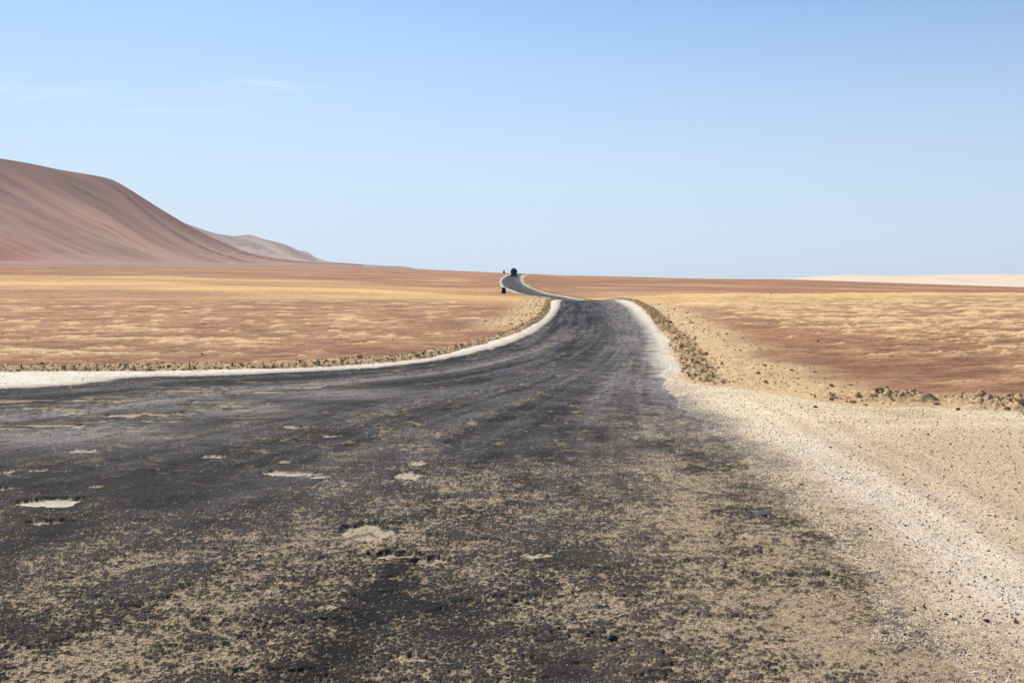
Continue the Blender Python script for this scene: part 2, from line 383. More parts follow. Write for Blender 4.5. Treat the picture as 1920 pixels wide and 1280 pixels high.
tear = sstep(.14, .24, tn) * sstep(.15, .5, tearz)
tearr = sstep(-.02, .12, tn) * sstep(.15, .5, tearz)
c_road = mix(c_road, tar, tearr * (1 - tear) * .65); c_road = mix(c_road, fill * 1.05, tear * .85)
z_road -= 0.03 * tear
# -- verge and gravel turnout
gtan = col(.50, .365, .225); gpale = col(.60, .51, .395); gyel = col(.70, .56, .355)
sh_right = sstep(0, 1, -dR)
turn = sstep(34, 25, Y) * (dR < dL)                    # the open turnout right of the road
edist = -dR
gn = fbm(X, Y, 2.2, 5, 400, 0.6, SPc); gn2 = fbm(X * 0.35, Y, 1.1, 5, 410, 0.6, SPc)
c_sh = np.repeat(white[None], len(X), 0)
c_sh = mix(c_sh, gtan * .9, np.clip(.12 + .55 * rag2 + .35 * gn + .25 * gn2, 0, .65))
c_sh = c_sh * np.exp(.10 * np.clip(spk, -2.2, 2.2))[:, None]
c_sh = mix(c_sh, col(.30, .26, .22), sstep(.45, 0, np.minimum(np.abs(dL), np.abs(dR)) + .35 * rag2) * .5)
c_t = mix(np.repeat(gtan[None], len(X), 0), gpale, np.clip(0.85 * np.exp(-((edist - 1.15) / 0.65) ** 2) + 0.30 * gn, 0, 1))
farb = sstep(17.5, 22, Y + 1.5 * gn2)
c_t = mix(c_t, gyel, np.clip(farb * (0.7 + 0.8 * gn2), 0, 1))
c_t = mix(c_t, gtan * 0.8, 0.5 * sstep(0.15, 0.6, -gn2) )
c_t = mix(c_t, gtan * 1.05, 0.6 * sstep(0.5, 0.1, edist + .3 * gn) * sstep(24, 14, Y))
c_t = mix(c_t, c_road, sstep(1.1, -0.1, edist + 0.55 * gn + .3 * patchL + .2 * patch) * 0.95 * sstep(32, 22, Y))
c_t = c_t * np.exp(.19 * np.clip(spk, -2.2, 2.2))[:, None]
c_t = c_t * (1 + .10 * np.sin(edist * 9 + 2.0 * gn) * sstep(0.9, 1.6, edist) * sstep(3.6, 2.4, edist) * sstep(26, 20, Y))[:, None]
c_sh = mix(c_sh, c_t, turn)
c_sh = mix(c_sh, col(.60, .50, .36), sstep(110, 160, Y) * 0.8)
c_sh = c_sh * (1 - .22 * sstep(110, 160, Y))[:, None]
c_sh = mix(c_sh, gtan, 0.35 * np.clip(rag2 + .2, 0, 1) * sstep(0.6, 0.0, np.minimum(oLr, oRr)))
z_sh = 0.03 * sstep(0, 0.6, np.minimum(oL, 5)) + 0.012 * gn + 0.006 * nz + 0.012 * patch * 0.6
wheel = np.sin(edist * 9 + 2.0 * gn) * sstep(0.9, 1.6, edist) * sstep(3.6, 2.4, edist) * sstep(26, 20, Y)
z_sh = z_sh + 0.006 * wheel * turn

# -- desert
brown = col(.375, .185, .100); brown2 = col(.25, .128, .075); sand = col(.76, .54, .285); yel = col(.78, .52, .20); clay = col(.58, .41, .225)
_wa = np.where(X > 0, .42, .2); wind = (X * np.cos(_wa) + Y * np.sin(_wa), -X * np.sin(_wa) + Y * np.cos(_wa))
sx = np.where(X < 0, 1.0, 1.0)
mA = fbm(wind[0] * 0.52, wind[1] * 0.9, 1.0, 4, 500, 0.65, SPc * 0.35)
mB = fbm(wind[0] * 0.26, wind[1] * 0.42, 1.6, 4, 510, 0.6, SPc * 0.4)
reg = slow(45.0, 4, 520, 0.55)
reg2 = slow(90.0, 3, 525, 0.5)
# px-like bands of blown yellow sand, given as centre lines in plan
def band(pts, half):
    P = smooth_poly([hit(*p) for p in pts], 3)
    d, _ = sdist(XC[idx], YC[idx], P)
    dd = np.full(XC.shape, 999.); dd[idx] = np.abs(d); dd = up(dd)
    return sstep(1.3, 0.55, dd / half + 0.45 * reg + 0.30 * mB + 0.25 * mA)
ridgeL = band([(-500, 531), (0, 532), (150, 534), (300, 538), (420, 541), (560, 543)], 34)
ridgeL2 = band([(430, 543), (640, 547), (760, 556), (860, 556), (935, 556)], 24)
ridgeL3 = band([(-300, 517), (0, 519), (150, 520), (330, 526), (560, 532), (760, 540)], 36)
ridgeR = band([(1290, 562), (1420, 557), (1560, 554), (1700, 553), (1920, 553), (2400, 554)], 26)
ridgeC = band([(780, 525), (815, 525), (850, 526)], 12)
yn = np.clip(.75 + .9 * fbm(X * .12, Y * .35, 7.0, 4, 560, .6, SPc * .3), 0, 1)
yellow = np.clip(np.maximum.reduce([ridgeL * .8, ridgeL2 * .85, ridgeL3 * 0.42, ridgeR * 0.68, ridgeC * .6]) * yn, 0, 1)
rightside = (X > 8).astype(float)
clear = sstep(1.0, 9.0, np.where(X > 0, -oR, -oL))               # bare brown apron near the road
if True:
    lo = 0.04 + 0.30 * (1 - clear) * (1 - 0.3 * (X < 0)) - 0.10 * reg
    lo = lo + rightside * (0.36 - 0.50 * sstep(30, 85, Y + 2.2 * (X - 12))) + .09 * (X < 0) - .02
mC = fbm(wind[0] * .5, wind[1], .6, 3, 505, .7, SPc * .3)
sraw = mA * 0.65 + mB * 0.6 + mC * .42
sandm = 0.30 * sstep(lo - .45, lo + .25, sraw) + 0.65 * sstep(lo + .08, lo + 0.34, sraw)
farS = sstep(200, 330, Y)
far_n = fbm(X * 0.16, Y * 0.25, 8.0, 5, 530, 0.62, SPc * 0.25)
streak = fbm(X * 0.05, Y * 0.5, 9.0, 4, 540, 0.55, SPc * 0.4)
c_d = mix(np.repeat(brown[None], len(X), 0), brown2, sstep(-0.3, 0.4, 0.6 * reg - 0.8 * mB))
c_d = mix(c_d, brown2 * .72, sstep(.0, .32, -mC - .4 * mA) * .75 * sstep(300, 100, Y))
c_d = mix(c_d, sand, sandm * (1 - farS) * np.clip(.82 + .5 * mC, 0, 1))
c_d = mix(c_d, sand * 0.85, farS * sstep(0.12, 0.5, far_n + 0.3 * streak) * 0.55 * sstep(1500, 500, Y))
c_d = mix(c_d, yel, sstep(0.15, 0.6, streak + .3 * reg2) * 0.30 * sstep(60, 160, Y) * sstep(1200, 500, Y) * 1.5)
c_d = mix(c_d, yel, yellow * (0.88 + 0.12 * mB))
# tones toward the foot of the hills
mauve = col(.31, .21, .165)
c_d = mix(c_d, mauve, sstep(500, 1100, Y) * sstep(0, -60, X) * 0.8)
c_d = mix(c_d, col(.46, .37, .27), sstep(1000, 1400, Y) * sstep(.0, .35, streak) * sstep(0, -100, X) * 0.6)
# turned earth thrown up along the verges
bL = np.where(dL < 2, -oL, 99); bR = np.where(dR < 2, -oR, 99)
bn = slow(6.0, 3, 600, 0.5)
wdL = 0.55 + 0.75 * sstep(42, 33, Y)
crL = sstep(-0.05, 0.12, bL) * sstep(wdL * (1.3 + .5 * bn), wdL * (.7 + .4 * bn), bL + .25 * rag2)
onL = np.clip(sstep(60, 45, Y) + sstep(48, 60, Y) * 1.0, 0, 1) * sstep(760, 500, Y)
wideL = sstep(50, 62, Y) * sstep(140, 120, Y)                     # broad churned patch at the bend
crL2 = sstep(0, 0.3, bL) * sstep(4.5, 1.5, bL + bn) * wideL
crR = sstep(-0.05, 0.12, bR) * sstep(1.15, 0.6, bR + 0.35 * rag2) * sstep(27.5, 29, Y)
crR2 = sstep(0, .4, bR) * sstep(5.0, 1.5, bR + 1.5 * bn) * sstep(24, 27, Y) * sstep(130, 70, Y) * sstep(0, 1, X)
def blob(u, y, a, b):
    cx, cy = flat(u, y); ra = a / F * cy
    q = ((X - cx) / ra) ** 2 + ((Y - cy) / b) ** 2
    return np.exp(-q * 1.2)
mound = blob(1665, 750, 62, .8) + 0.8 * blob(1730, 752, 48, .6) + blob(1830, 757, 40, .7) + 1.1 * blob(1920, 762, 66, 1.0) + blob(2080, 768, 90, 1.0) + .5 * blob(1560, 748, 40, .6)
rough1 = np.abs(fbm(X, Y, 0.62, 4, 610, 0.6, SPc * 0.6)); rough2 = fbm(X, Y, 0.30, 3, 620, 0.6, SPc * 0.6)
clod = np.clip(np.maximum.reduce([crL, crR, mound]), 0, 1)
clod2 = np.clip(np.maximum(crL2, crR2), 0, 1)
c_d = mix(c_d, clay * 1.12, np.clip(sstep(4.2, 1.2, np.where(X > 0, bR, 99) + 1.2 * bn + .5 * rag2) * sstep(150, 90, Y) * (0.85 + .4 * rag2), 0, 1))
c_d = mix(c_d, clay * 1.05, clod2 * np.clip(0.85 + 0.5 * rag2, 0, 1))
c_d = mix(c_d, clay * .85, clod)
c_d = c_d * np.exp(.10 * np.clip(spk, -2, 2))[:, None]
z_d = np.where(Y < 300, 0.09 * sandm * sstep(0, 3, np.minimum(np.abs(bL), np.abs(bR))) + 0.05 * mA * sstep(18, 40, Y) + 0.06 * mB + .03 * mC, 0.25 * far_n + .1 * mB)
z_d = z_d * sstep(-0.2, 1.5, np.where(X > 0, -oR, -oL)) * sstep(1500, 300, Y + 0)
z_d = z_d + 0.14 * clod * (0.5 + 0.8 * rough1 + 1.3 * rough2) + clod2 * (0.05 * rough1 + 0.06 * rough2)
z_d = z_d + 0.10 * np.clip(mound, 0, 1.4)
z_d = z_d + 0.35 * ridgeR * sstep(100, 140, Y) * (0.6 + .6 * mB) + 0.5 * ridgeL * (0.6 + .4 * mB) + .35 * ridgeC
# the pale knoll right of the bend
kx, ky = flat(1322, 573)
kn = np.exp(-(((X - kx) / 2.0) ** 2 + ((Y - ky) / 3.2) ** 2))
z_d = z_d + 0.42 * kn * (0.7 + 0.9 * rough1); c_d = mix(c_d, clay * 1.25, np.clip(kn * 1.6, 0, 1))

isd = ~(is_road | is_sh)
Zd = np.where(is_road, z_road * sstep(400, 100, Y), np.where(is_sh, z_sh * sstep(400, 100, Y), z_d))
# blend heights across class borders so no cracks or cliffs appear, but keep a small lip at the asphalt
bord = np.minimum.reduce([np.where(is_road, np.minimum(dLr, dRr), 99), np.where(is_sh, np.minimum.reduce([np.abs(dLr), np.abs(dRr), np.abs(oLr), np.abs(oRr)]), 99),
                         np.where(isd, np.minimum(np.abs(oLr), np.abs(oRr)), 99)])
Z = Z0 + Zd * (0.05 + 0.95 * sstep(0.0, 0.35, bord))
COL = np.where(is_road[:, None], c_road, np.where(is_sh[:, None], c_sh, c_d))
COL = np.clip(COL * (1 + 0.10 * fine[:, None]), 0.01, 0.9).astype(np.float32)
cls = np.where(is_road, 1, np.where(is_sh, 2, 0))

# ------------------------------------------------------------------ materials
def newmat(name):
    m = bpy.data.materials.new(name); m.use_nodes = True
    return m, m.node_tree, m.node_tree.nodes['Principled BSDF']

def surface_mat(name, grains, rough, spec, bump, bump_scale):
    """vertex albedo times procedural grain; grains: (scale, colour, threshold lo, hi, amount)"""
    m, t, p = newmat(name)
    at = t.nodes.new('ShaderNodeAttribute'); at.attribute_name = 'albedo'
    tc = t.nodes.new('ShaderNodeTexCoord')
    cur = at.outputs['Color']
    for (sc, colr, lo, hi, amt) in grains:
        n = t.nodes.new('ShaderNodeTexNoise'); n.inputs['Scale'].default_value = sc; n.inputs['Detail'].default_value = 2; n.inputs['Roughness'].default_value = 0.6
        t.links.new(tc.outputs['Object'], n.inputs['Vector'])
        r = t.nodes.new('ShaderNodeMapRange'); r.inputs['From Min'].default_value = lo; r.inputs['From Max'].default_value = hi; r.inputs['To Max'].default_value = amt
        t.links.new(n.outputs[0], r.inputs[0])
        x = t.nodes.new('ShaderNodeMixRGB'); x.inputs[2].default_value = (*colr, 1)
        t.links.new(r.outputs[0], x.inputs[0]); t.links.new(cur, x.inputs[1]); cur = x.outputs[0]
    t.links.new(cur, p.inputs['Base Color'])
    p.inputs['Roughness'].default_value = rough; p.inputs['Specular IOR Level'].default_value = spec
    bn_ = t.nodes.new('ShaderNodeTexNoise'); bn_.inputs['Scale'].default_value = bump_scale; bn_.inputs['Detail'].default_value = 5; bn_.inputs['Roughness'].default_value = 0.65
    t.links.new(tc.outputs['Object'], bn_.inputs['Vector'])
    bp = t.nodes.new('ShaderNodeBump'); bp.inputs['Strength'].default_value = bump[0]; bp.inputs['Distance'].default_value = bump[1]
    t.links.new(bn_.outputs[0], bp.inputs['Height']); t.links.new(bp.outputs[0], p.inputs['Normal'])
    return m

M_road = surface_mat('worn_asphalt', [(60, (.40, .32, .22), .62, .72, .25), (85, (.010, .010, .013), .54, .66, .75), (38, (.72, .68, .6), .70, .76, .6)], 0.9, 0.05, (0.7, 0.012), 45)
M_sh = surface_mat('pale_gravel', [(70, (.26, .18, .11), .50, .78, .45), (60, (.85, .80, .70), .52, .76, .5)], 0.9, 0.1, (0.45, 0.006), 70)
M_des = surface_mat('desert_ground', [(14, (.12, .07, .045), .56, .75, .35), (26, (.70, .55, .36), .62, .75, .3)], 0.95, 0.05, (0.7, 0.05), 9)

# ------------------------------------------------------------------ split the grid into road, verge and desert
I = np.arange(nR * nC).reshape(nR, nC)
q = np.stack([I[:-1, :-1], I[:-1, 1:], I[1:, 1:], I[1:, :-1]], -1).reshape(-1, 4)
qc = np.median(np.stack([cls[q[:, 0]], cls[q[:, 1]], cls[q[:, 2]], cls[q[:, 3]]]), 0).astype(int)

def mesh_from(name, verts, quads, mat, colors=None, smooth=True, tris=None):
    me = bpy.data.meshes.new(name)
    nf = len(quads); k = quads.shape[1]
    me.vertices.add(len(verts)); me.vertices.foreach_set('co', verts.astype(np.float32).ravel())
    me.loops.add(nf * k); me.loops.foreach_set('vertex_index', quads.astype(np.int32).ravel())
    me.polygons.add(nf); me.polygons.foreach_set('loop_start', np.arange(0, nf * k, k, dtype=np.int32))
    me.polygons.foreach_set('use_smooth', np.full(nf, smooth))
    if colors is not None:
        a = me.attributes.new('albedo', 'FLOAT_COLOR', 'POINT')
        c4 = np.ones((len(verts), 4), np.float32); c4[:, :3] = colors; a.data.foreach_set('color', c4.ravel())
    me.update(calc_edges=True)
    if mat: me.materials.append(mat)
    o = bpy.data.objects.new(name, me); C.objects.link(o)
    return o

VT = np.stack([X, Y, Z], 1)
for k, name, mat in ((1, 'road', M_road), (2, 'road_verge', M_sh), (0, 'desert_ground', M_des)):
    f = q[qc == k]
    used, inv = np.unique(f, return_inverse=True)
    o = mesh_from(name, VT[used], inv.reshape(-1, 4), mat, COL[used])
    tag(o, kind='structure')
_i0 = 9
def surf_z(x, y):
    """height of the finished ground at points (nearest grid vertices)"""
    x = np.atleast_1d(np.asarray(x, float)); y = np.atleast_1d(np.asarray(y, float))
    r = np.clip(np.searchsorted(YY[:, 0], y), 1, nR - 1)
    r = np.where(np.abs(YY[r, 0] - y) < np.abs(YY[r - 1, 0] - y), r, r - 1)
    c = np.array([np.argmin(np.abs(XX[ri] - xi)) for ri, xi in zip(r, x)]) if len(x) < 200 else np.clip(np.searchsorted(T, x / np.maximum(y, 1)), 0, nC - 1)
    return Z.reshape(nR, nC)[r, c]

# ------------------------------------------------------------------ the hills
def hill_mat(name, kind):
    m, t, p = newmat(name)
    at = t.nodes.new('ShaderNodeAttribute'); at.attribute_name = 'albedo'
    t.links.new(at.outputs['Color'], p.inputs['Base Color'])
    p.inputs['Roughness'].default_value = 1.0; p.inputs['Specular IOR Level'].default_value = 0.0
    tc = t.nodes.new('ShaderNodeTexCoord')
    n = t.nodes.new('ShaderNodeTexNoise'); n.inputs['Scale'].default_value = 0.12; n.inputs['Detail'].default_value = 6
    t.links.new(tc.outputs['Object'], n.inputs['Vector'])
    b = t.nodes.new('ShaderNodeBump'); b.inputs['Strength'].default_value = 0.35; b.inputs['Distance'].default_value = 2.0
    t.links.new(n.outputs[0], b.inputs['Height']); t.links.new(b.outputs[0], p.inputs['Normal'])
    return m
M_hill = hill_mat('hill_sand', 0)

def hill(name, us, crest, d_foot, d_ridge, d_back, zfoot, colorfn, nu, nd, prof=1.25, relief=None):
    """crest: list of (photo column, photo row) of the skyline; feet and ridge at true distances"""
    U = np.linspace(us[0], us[1], nu); cp = np.array(crest, float)
    cy = np.interp(U, cp[:, 0], cp[:, 1])
    cy = np.convolve(np.pad(cy, 4, mode='edge'), np.ones(9) / 9, mode='valid')
    df = np.interp(U, *zip(*d_foot)); dr = np.interp(U, *zip(*d_ridge))
    zr = EYE - (cy - HOR) / F * dr
    zf = np.interp(U, *zip(*zfoot))
    tt = np.concatenate([np.linspace(0, 1, nd), np.linspace(1, 2, 30)[1:]])
    D = np.where(tt[:, None] <= 1, df + (dr - df) * tt[:, None], dr + (d_back - dr) * (tt[:, None] - 1))
    tcl = np.clip(tt[:, None], 0, 1)
    Zh = zf + (zr - zf) * (tcl ** prof)
    back = np.clip(tt[:, None] - 1, 0, 1)
    Zh = Zh - (zr - zf + 40) * back ** 1.2
    Xh = (U[None] - 960) / F * D
    if relief is not None:
        Zh = Zh + relief(Xh, D, Zh, tcl, U[None] + 0 * D) * (1 - tcl ** 8) * np.clip(tcl * 6, 0, 1)
    Cc = colorfn(Xh, D, Zh, tcl, U[None] + 0 * D)
    vt = np.stack([Xh, D, Zh], -1).reshape(-1, 3)
    n1, n2 = Xh.shape; J = np.arange(n1 * n2).reshape(n1, n2)
    f = np.stack([J[:-1, :-1], J[:-1, 1:], J[1:, 1:], J[1:, :-1]], -1).reshape(-1, 4)
    o = mesh_from(name, vt, f, M_hill, Cc.reshape(-1, 3)); tag(o, kind='structure')
    return o

def big_rel(Xh, D, Zh, t, U):
    a = Xh * 0.80 - (D - 2000) * 0.60     # down the fall line
    b = Xh * 0.60 + (D - 2000) * 0.80     # across it
    g = fbm(b, a * 0.10, 150, 4, 710, 0.5)
    g2 = fbm(b, a * 0.07, 26, 3, 720, 0.5)
    return 20 * g + 2.6 * g2 + .8 * fbm(b, a * .3, 9, 3, 725, .6)
def big_col(Xh, D, Zh, t, U):
    a = Xh * 0.80 - (D - 2000) * 0.60; b = Xh * 0.60 + (D - 2000) * 0.80
    n = fbm(b + 12 * fbm(Xh, D, 300, 2, 733), a * 0.09, 120, 5, 730, 0.55)
    n2 = fbm(b, a * 0.05, 30, 4, 740, 0.6)
    h = Zh / 200.0
    c0 = 0; base = col(.43, .255, .185)
    c = np.repeat(base[None], Xh.size, 0).reshape(Xh.shape + (3,))
    c = mix(c, col(.37, .20, .155), sstep(.0, .55, n + 0.25 * n2) * .8)
    c = mix(c, col(.43, .32, .245), sstep(.05, .6, -n + 0.3 * n2) * 0.8)
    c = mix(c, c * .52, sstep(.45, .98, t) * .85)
    c = mix(c, col(.115, .085, .080), sstep(.12, .55, n2 * 0.7 + 0.6 * fbm(b, a * .06, 90, 3, 750)) * 0.72)
    # the dark tongue that runs down from the crest
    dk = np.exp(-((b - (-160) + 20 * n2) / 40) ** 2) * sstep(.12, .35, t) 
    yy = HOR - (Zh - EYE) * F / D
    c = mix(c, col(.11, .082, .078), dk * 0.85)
    c = mix(c, col(.235, .100, .085), sstep(.72, .98, t) * sstep(150, 260, U) * .85)
    c = mix(c, col(.33, .135, .09), sstep(.28, .12, t + .05 * n2) * sstep(120, -30, U) * 0.7)
    c = mix(c, col(.40, .31, .245), sstep(.42, .10, t + .08 * n) * 0.45 * sstep(60, 160, U))
    sp = fbm(Xh, D, 22, 4, 760, 0.6)
    c = mix(c, col(.48, .38, .29), sstep(.1, .4, sp) * sstep(340, 390, U) * sstep(640, 560, U) * sstep(.98, .8, t) * 0.55)
    return c
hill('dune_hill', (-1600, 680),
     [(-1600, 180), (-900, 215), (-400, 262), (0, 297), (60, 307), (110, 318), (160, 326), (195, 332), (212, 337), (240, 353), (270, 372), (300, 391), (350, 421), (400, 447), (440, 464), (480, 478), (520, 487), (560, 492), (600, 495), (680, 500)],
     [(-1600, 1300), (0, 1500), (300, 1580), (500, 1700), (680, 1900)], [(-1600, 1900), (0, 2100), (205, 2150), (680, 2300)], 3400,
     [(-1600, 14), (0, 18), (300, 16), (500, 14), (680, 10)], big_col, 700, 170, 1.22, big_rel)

def far_rel(Xh, D, Zh, t, U):
    g = fbm(Xh * 0.9 + D * .3, D * 0.25 - Xh * .15, 160, 5, 770, 0.55)
    return 16 * g - 10 * np.abs(fbm(Xh, D * 0.4, 240, 4, 775, .5))
def far_col(Xh, D, Zh, t, U):
    n = fbm(Xh * .7 + D * .4, D * 0.2, 160, 5, 780, 0.6)
    c = np.repeat(col(.47, .36, .30)[None], Xh.size, 0).reshape(Xh.shape + (3,))
    c = mix(c, col(.30, .23, .21), sstep(.0, .5, n + .6 * (t - .7)))
    return mix(c, col(.46, .37, .29), sstep(.1, .5, -n) * .6)
hill('far_ridge', (250, 860),
     [(250, 385), (340, 416), (385, 432), (410, 439), (440, 443), (462, 439.5), (475, 441), (490, 447), (520, 454), (545, 462), (560, 470), (575, 471), (592, 483), (610, 489), (640, 493.5), (700, 497), (760, 500), (775, 502), (782, 505), (860, 512)],
     [(250, 2900), (860, 3100)], [(250, 3700), (600, 3900), (860, 3900)], 5200, [(250, 20), (640, 12), (860, -20)], far_col, 360, 70, 1.15, far_rel)

def dune_col(Xh, D, Zh, t, U):
    n = fbm(Xh, D * .3, 220, 5, 790, 0.6); n2 = fbm(Xh, D, 60, 4, 795, .6)
    c = np.repeat(col(.74, .61, .45)[None], Xh.size, 0).reshape(Xh.shape + (3,))
    return mix(c, col(.45, .34, .24), sstep(.2, .6, n + .3 * n2) * .4)
hill('pale_dunes', (1290, 3200),
     [(1290, 525), (1320, 521.5), (1350, 521.5), (1400, 523.5), (1470, 523), (1520, 519.5), (1560, 516.5), (1600, 515), (1640, 516), (1680, 517.3), (1740, 515.5), (1800, 514.5), (1850, 514), (1920, 514.5), (2400, 511), (3200, 508)],
     [(1290, 1800), (3200, 1800)], [(1290, 3300), (3200, 3300)], 5000, [(1290, -55), (3200, -58)], dune_col, 400, 70, 1.0,
     lambda Xh, D, Zh, t, U: 3.5 * fbm(Xh, D * .4, 300, 4, 798, .5))

# ------------------------------------------------------------------ the dusty air
hzm = bpy.data.materials.new('haze_air'); hzm.use_nodes = True; ht = hzm.node_tree; ht.nodes.clear()
ho = ht.nodes.new('ShaderNodeOutputMaterial'); hv = ht.nodes.new('ShaderNodeVolumePrincipled')
hv.inputs['Color'].default_value = (.86, .92, 1.0, 1); hv.inputs['Density'].default_value = 0.000045; hv.inputs['Anisotropy'].default_value = 0.2
ht.links.new(hv.outputs[0], ho.inputs['Volume'])
bm = bmesh.new(); bmesh.ops.create_cube(bm, size=1.0)
for v in bm.verts: v.co = Vector((v.co.x * 20000, v.co.y * 7400 + 3150, (v.co.z + .5) * 820 - 180))
me = bpy.data.meshes.new('haze'); bm.to_mesh(me); bm.free(); me.materials.append(hzm)
ho_ = bpy.data.objects.new('haze', me); C.objects.link(ho_); tag(ho_, 'thin dusty blue air between the viewer and the far hills', kind='stuff')

# ------------------------------------------------------------------ plain materials
def plain(name, c, rough=0.8, var=0.25, scale=6.0, spec=0.2, bump=0.02):
    m, t, p = newmat(name)
    tc = t.nodes.new('ShaderNodeTexCoord'); n = t.nodes.new('ShaderNodeTexNoise'); n.inputs['Scale'].default_value = scale; n.inputs['Detail'].default_value = 5
    t.links.new(tc.outputs['Object'], n.inputs['Vector'])
    r = t.nodes.new('ShaderNodeMixRGB'); r.inputs[1].default_value = (*[v * (1 - var) for v in c], 1); r.inputs[2].default_value = (*[min(1, v * (1 + var)) for v in c], 1)
    t.links.new(n.outputs[0], r.inputs[0]); t.links.new(r.outputs[0], p.inputs['Base Color'])
    p.inputs['Roughness'].default_value = rough; p.inputs['Specular IOR Level'].default_value = spec
    b = t.nodes.new('ShaderNodeBump'); b.inputs['Strength'].default_value = 0.5; b.inputs['Distance'].default_value = bump
    t.links.new(n.outputs[0], b.inputs['Height']); t.links.new(b.outputs[0], p.inputs['Normal'])
    return m
def attr_mat(name, rough=0.95):
    m, t, p = newmat(name)
    at = t.nodes.new('ShaderNodeAttribute'); at.attribute_name = 'albedo'
    t.links.new(at.outputs['Color'], p.inputs['Base Color']); p.inputs['Roughness'].default_value = rough; p.inputs['Specular IOR Level'].default_value = 0.15
    return m
M_clod = attr_mat('dry_earth'); M_peb = attr_mat('pebbles', 0.8)
M_black = plain('dark_rock', (.02, .019, .019), 0.9, .4, 9, .15)
M_tarlump = plain('tar_lump', (.026, .026, .030), 0.75, .4, 14, .3)
M_post = plain('backlit_masonry', (.016, .013, .011), 0.95, .3, 5, .05)  # shade put into the colour: near black so backlit faces stay in silhouette
M_paint = plain('dark_paint', (.012, .012, .013), 0.6, .2, 3, .2, .002)
M_tarp = plain('dark_tarpaulin', (.014, .014, .014), 0.9, .3, 4, .05)
M_rub = plain('tyre_rubber', (.012, .012, .012), 0.9, .2, 10, .1)
M_met = plain('grimy_metal', (.05, .05, .05), 0.6, .3, 8, .3)
M_red = plain('red_lens', (.10, .008, .006), 0.4, .2, 8, .3, .001)
M_glass = plain('dark_glass', (.010, .012, .014), 0.2, .1, 3, .5, .0005)
M_bag = plain('white_plastic', (.78, .77, .74), 0.6, .08, 12, .3, .02)
M_rust = plain('rusty_brown', (.13, .05, .03), 0.8, .3, 14, .2)

# ------------------------------------------------------------------ scattered clods, stones and pebbles (nobody could count them)
OCT = np.array([[1, 0, 0], [-1, 0, 0], [0, 1, 0], [0, -1, 0], [0, 0, 1], [0, 0, -.5]], float)
OCF = np.array([[0, 2, 4], [2, 1, 4], [1, 3, 4], [3, 0, 4], [2, 0, 5], [1, 2, 5], [3, 1, 5], [0, 3, 5]])
bmi = bmesh.new(); bmesh.ops.create_icosphere(bmi, subdivisions=1, radius=1.0)
ICO = np.array([v.co[:] for v in bmi.verts]); ICF = np.array([[v.index for v in f.verts] for f in bmi.faces]); bmi.free()
def scatter(name, px, py, size, cols, mat, base, faces, label=None, sink=0.2, flatt=0.7, zoff=None):
    n = len(px); k = len(base)
    pz = surf_z(px, py) if zoff is None else zoff
    jit = 1 + rng.uniform(-.35, .35, (n, k, 3))
    v = base[None] * jit * size[:, None, None]
    v[:, :, 2] *= flatt
    v[:, :, 0] *= rng.uniform(.7, 1.5, n)[:, None]
    a = rng.uniform(0, 6.283, n); ca, sa = np.cos(a)[:, None], np.sin(a)[:, None]
    x = v[:, :, 0] * ca - v[:, :, 1] * sa; y = v[:, :, 0] * sa + v[:, :, 1] * ca
    z = v[:, :, 2] + (pz + size * flatt * (0.5 - sink))[:, None]
    vt = np.stack([x + px[:, None], y + py[:, None], z], -1).reshape(-1, 3)
    f = (faces[None] + (np.arange(n) * k)[:, None, None]).reshape(-1, 3)
    cc = np.repeat(cols, k, 0)
    o = mesh_from(name, vt, f, mat, cc, smooth=False)
    tag(o, label, kind='stuff')
    return o

# pick vertices of the grid by density to seed the scatter
def pick(weight, n):
    w_ = np.maximum(weight, 0); s = w_.sum(); k = rng.choice(len(X), n, p=w_ / s)
    return X[k] + rng.normal(0, .02, n) * SP[k], Y[k] + rng.uniform(-.5, .5, n) * SP[k], k
area = np.abs(SP) * np.gradient(XX, axis=1).ravel()
fr = (np.abs(X) < 0.56 * Y) & (Y > 5)
wgt = area * fr * (Y < 420) * (clod * 1.0 + 0.10 * clod2)
px, py, k = pick(wgt * np.clip(60 / np.maximum(Y, 20), .3, 1.5), 16000)
sz = rng.lognormal(-3.75, .50, 16000) * (1 + 0.3 * (Y[k] > 60))
cc = clay[None] * rng.uniform(.55, 1.05, (16000, 1)) * np.array([1, .94, .86])
scatter('earth_clods', px, py, np.clip(sz, .015, .14), cc, M_clod, ICO, ICF, 'dry clods of yellowish earth thrown up along both edges of the road', zoff=Z[k])
# pebbles on the gravel turnout
wgt = area * fr * is_sh * ((X > 0) + .35) * (Y < 34) * (Y > 6) * np.clip(12 / Y, .2, 2) ** 1.5
n = 26000; px, py, k = pick(wgt, n)
pal = np.array([[.80, .76, .68], [.55, .42, .27], [.28, .18, .11], [.07, .055, .045], [.62, .52, .40], [.45, .25, .12]])
pi = rng.choice(6, n, p=[.22, .36, .16, .04, .19, .03]); cc = pal[pi] * rng.uniform(.8, 1.15, (n, 1))
sz = rng.lognormal(-5.3, .45, n); sz = np.clip(sz, .003, .024) * (1 + .02 * Y[k])
scatter('gravel', px, py, sz, cc, M_peb, OCT, OCF, 'loose white, tan and dark pebbles strewn over the pale gravel', sink=.1, zoff=Z[k])
# grit on the asphalt
wgt = area * fr * is_road * (Y < 26) * (Y > 6) * np.clip(12 / Y, .2, 2) ** 1.5
n = 9000; px, py, k = pick(wgt, n)
pi = rng.choice(6, n, p=[.30, .22, .12, .12, .22, .02]); cc = pal[pi] * rng.uniform(.7, 1.1, (n, 1))
sz = np.clip(rng.lognormal(-5.3, .35, n), .003, .015)
scatter('road_grit', px, py, sz, cc, M_peb, OCT, OCF, 'fine stones and chips lying on the worn asphalt', sink=.1, zoff=Z[k])
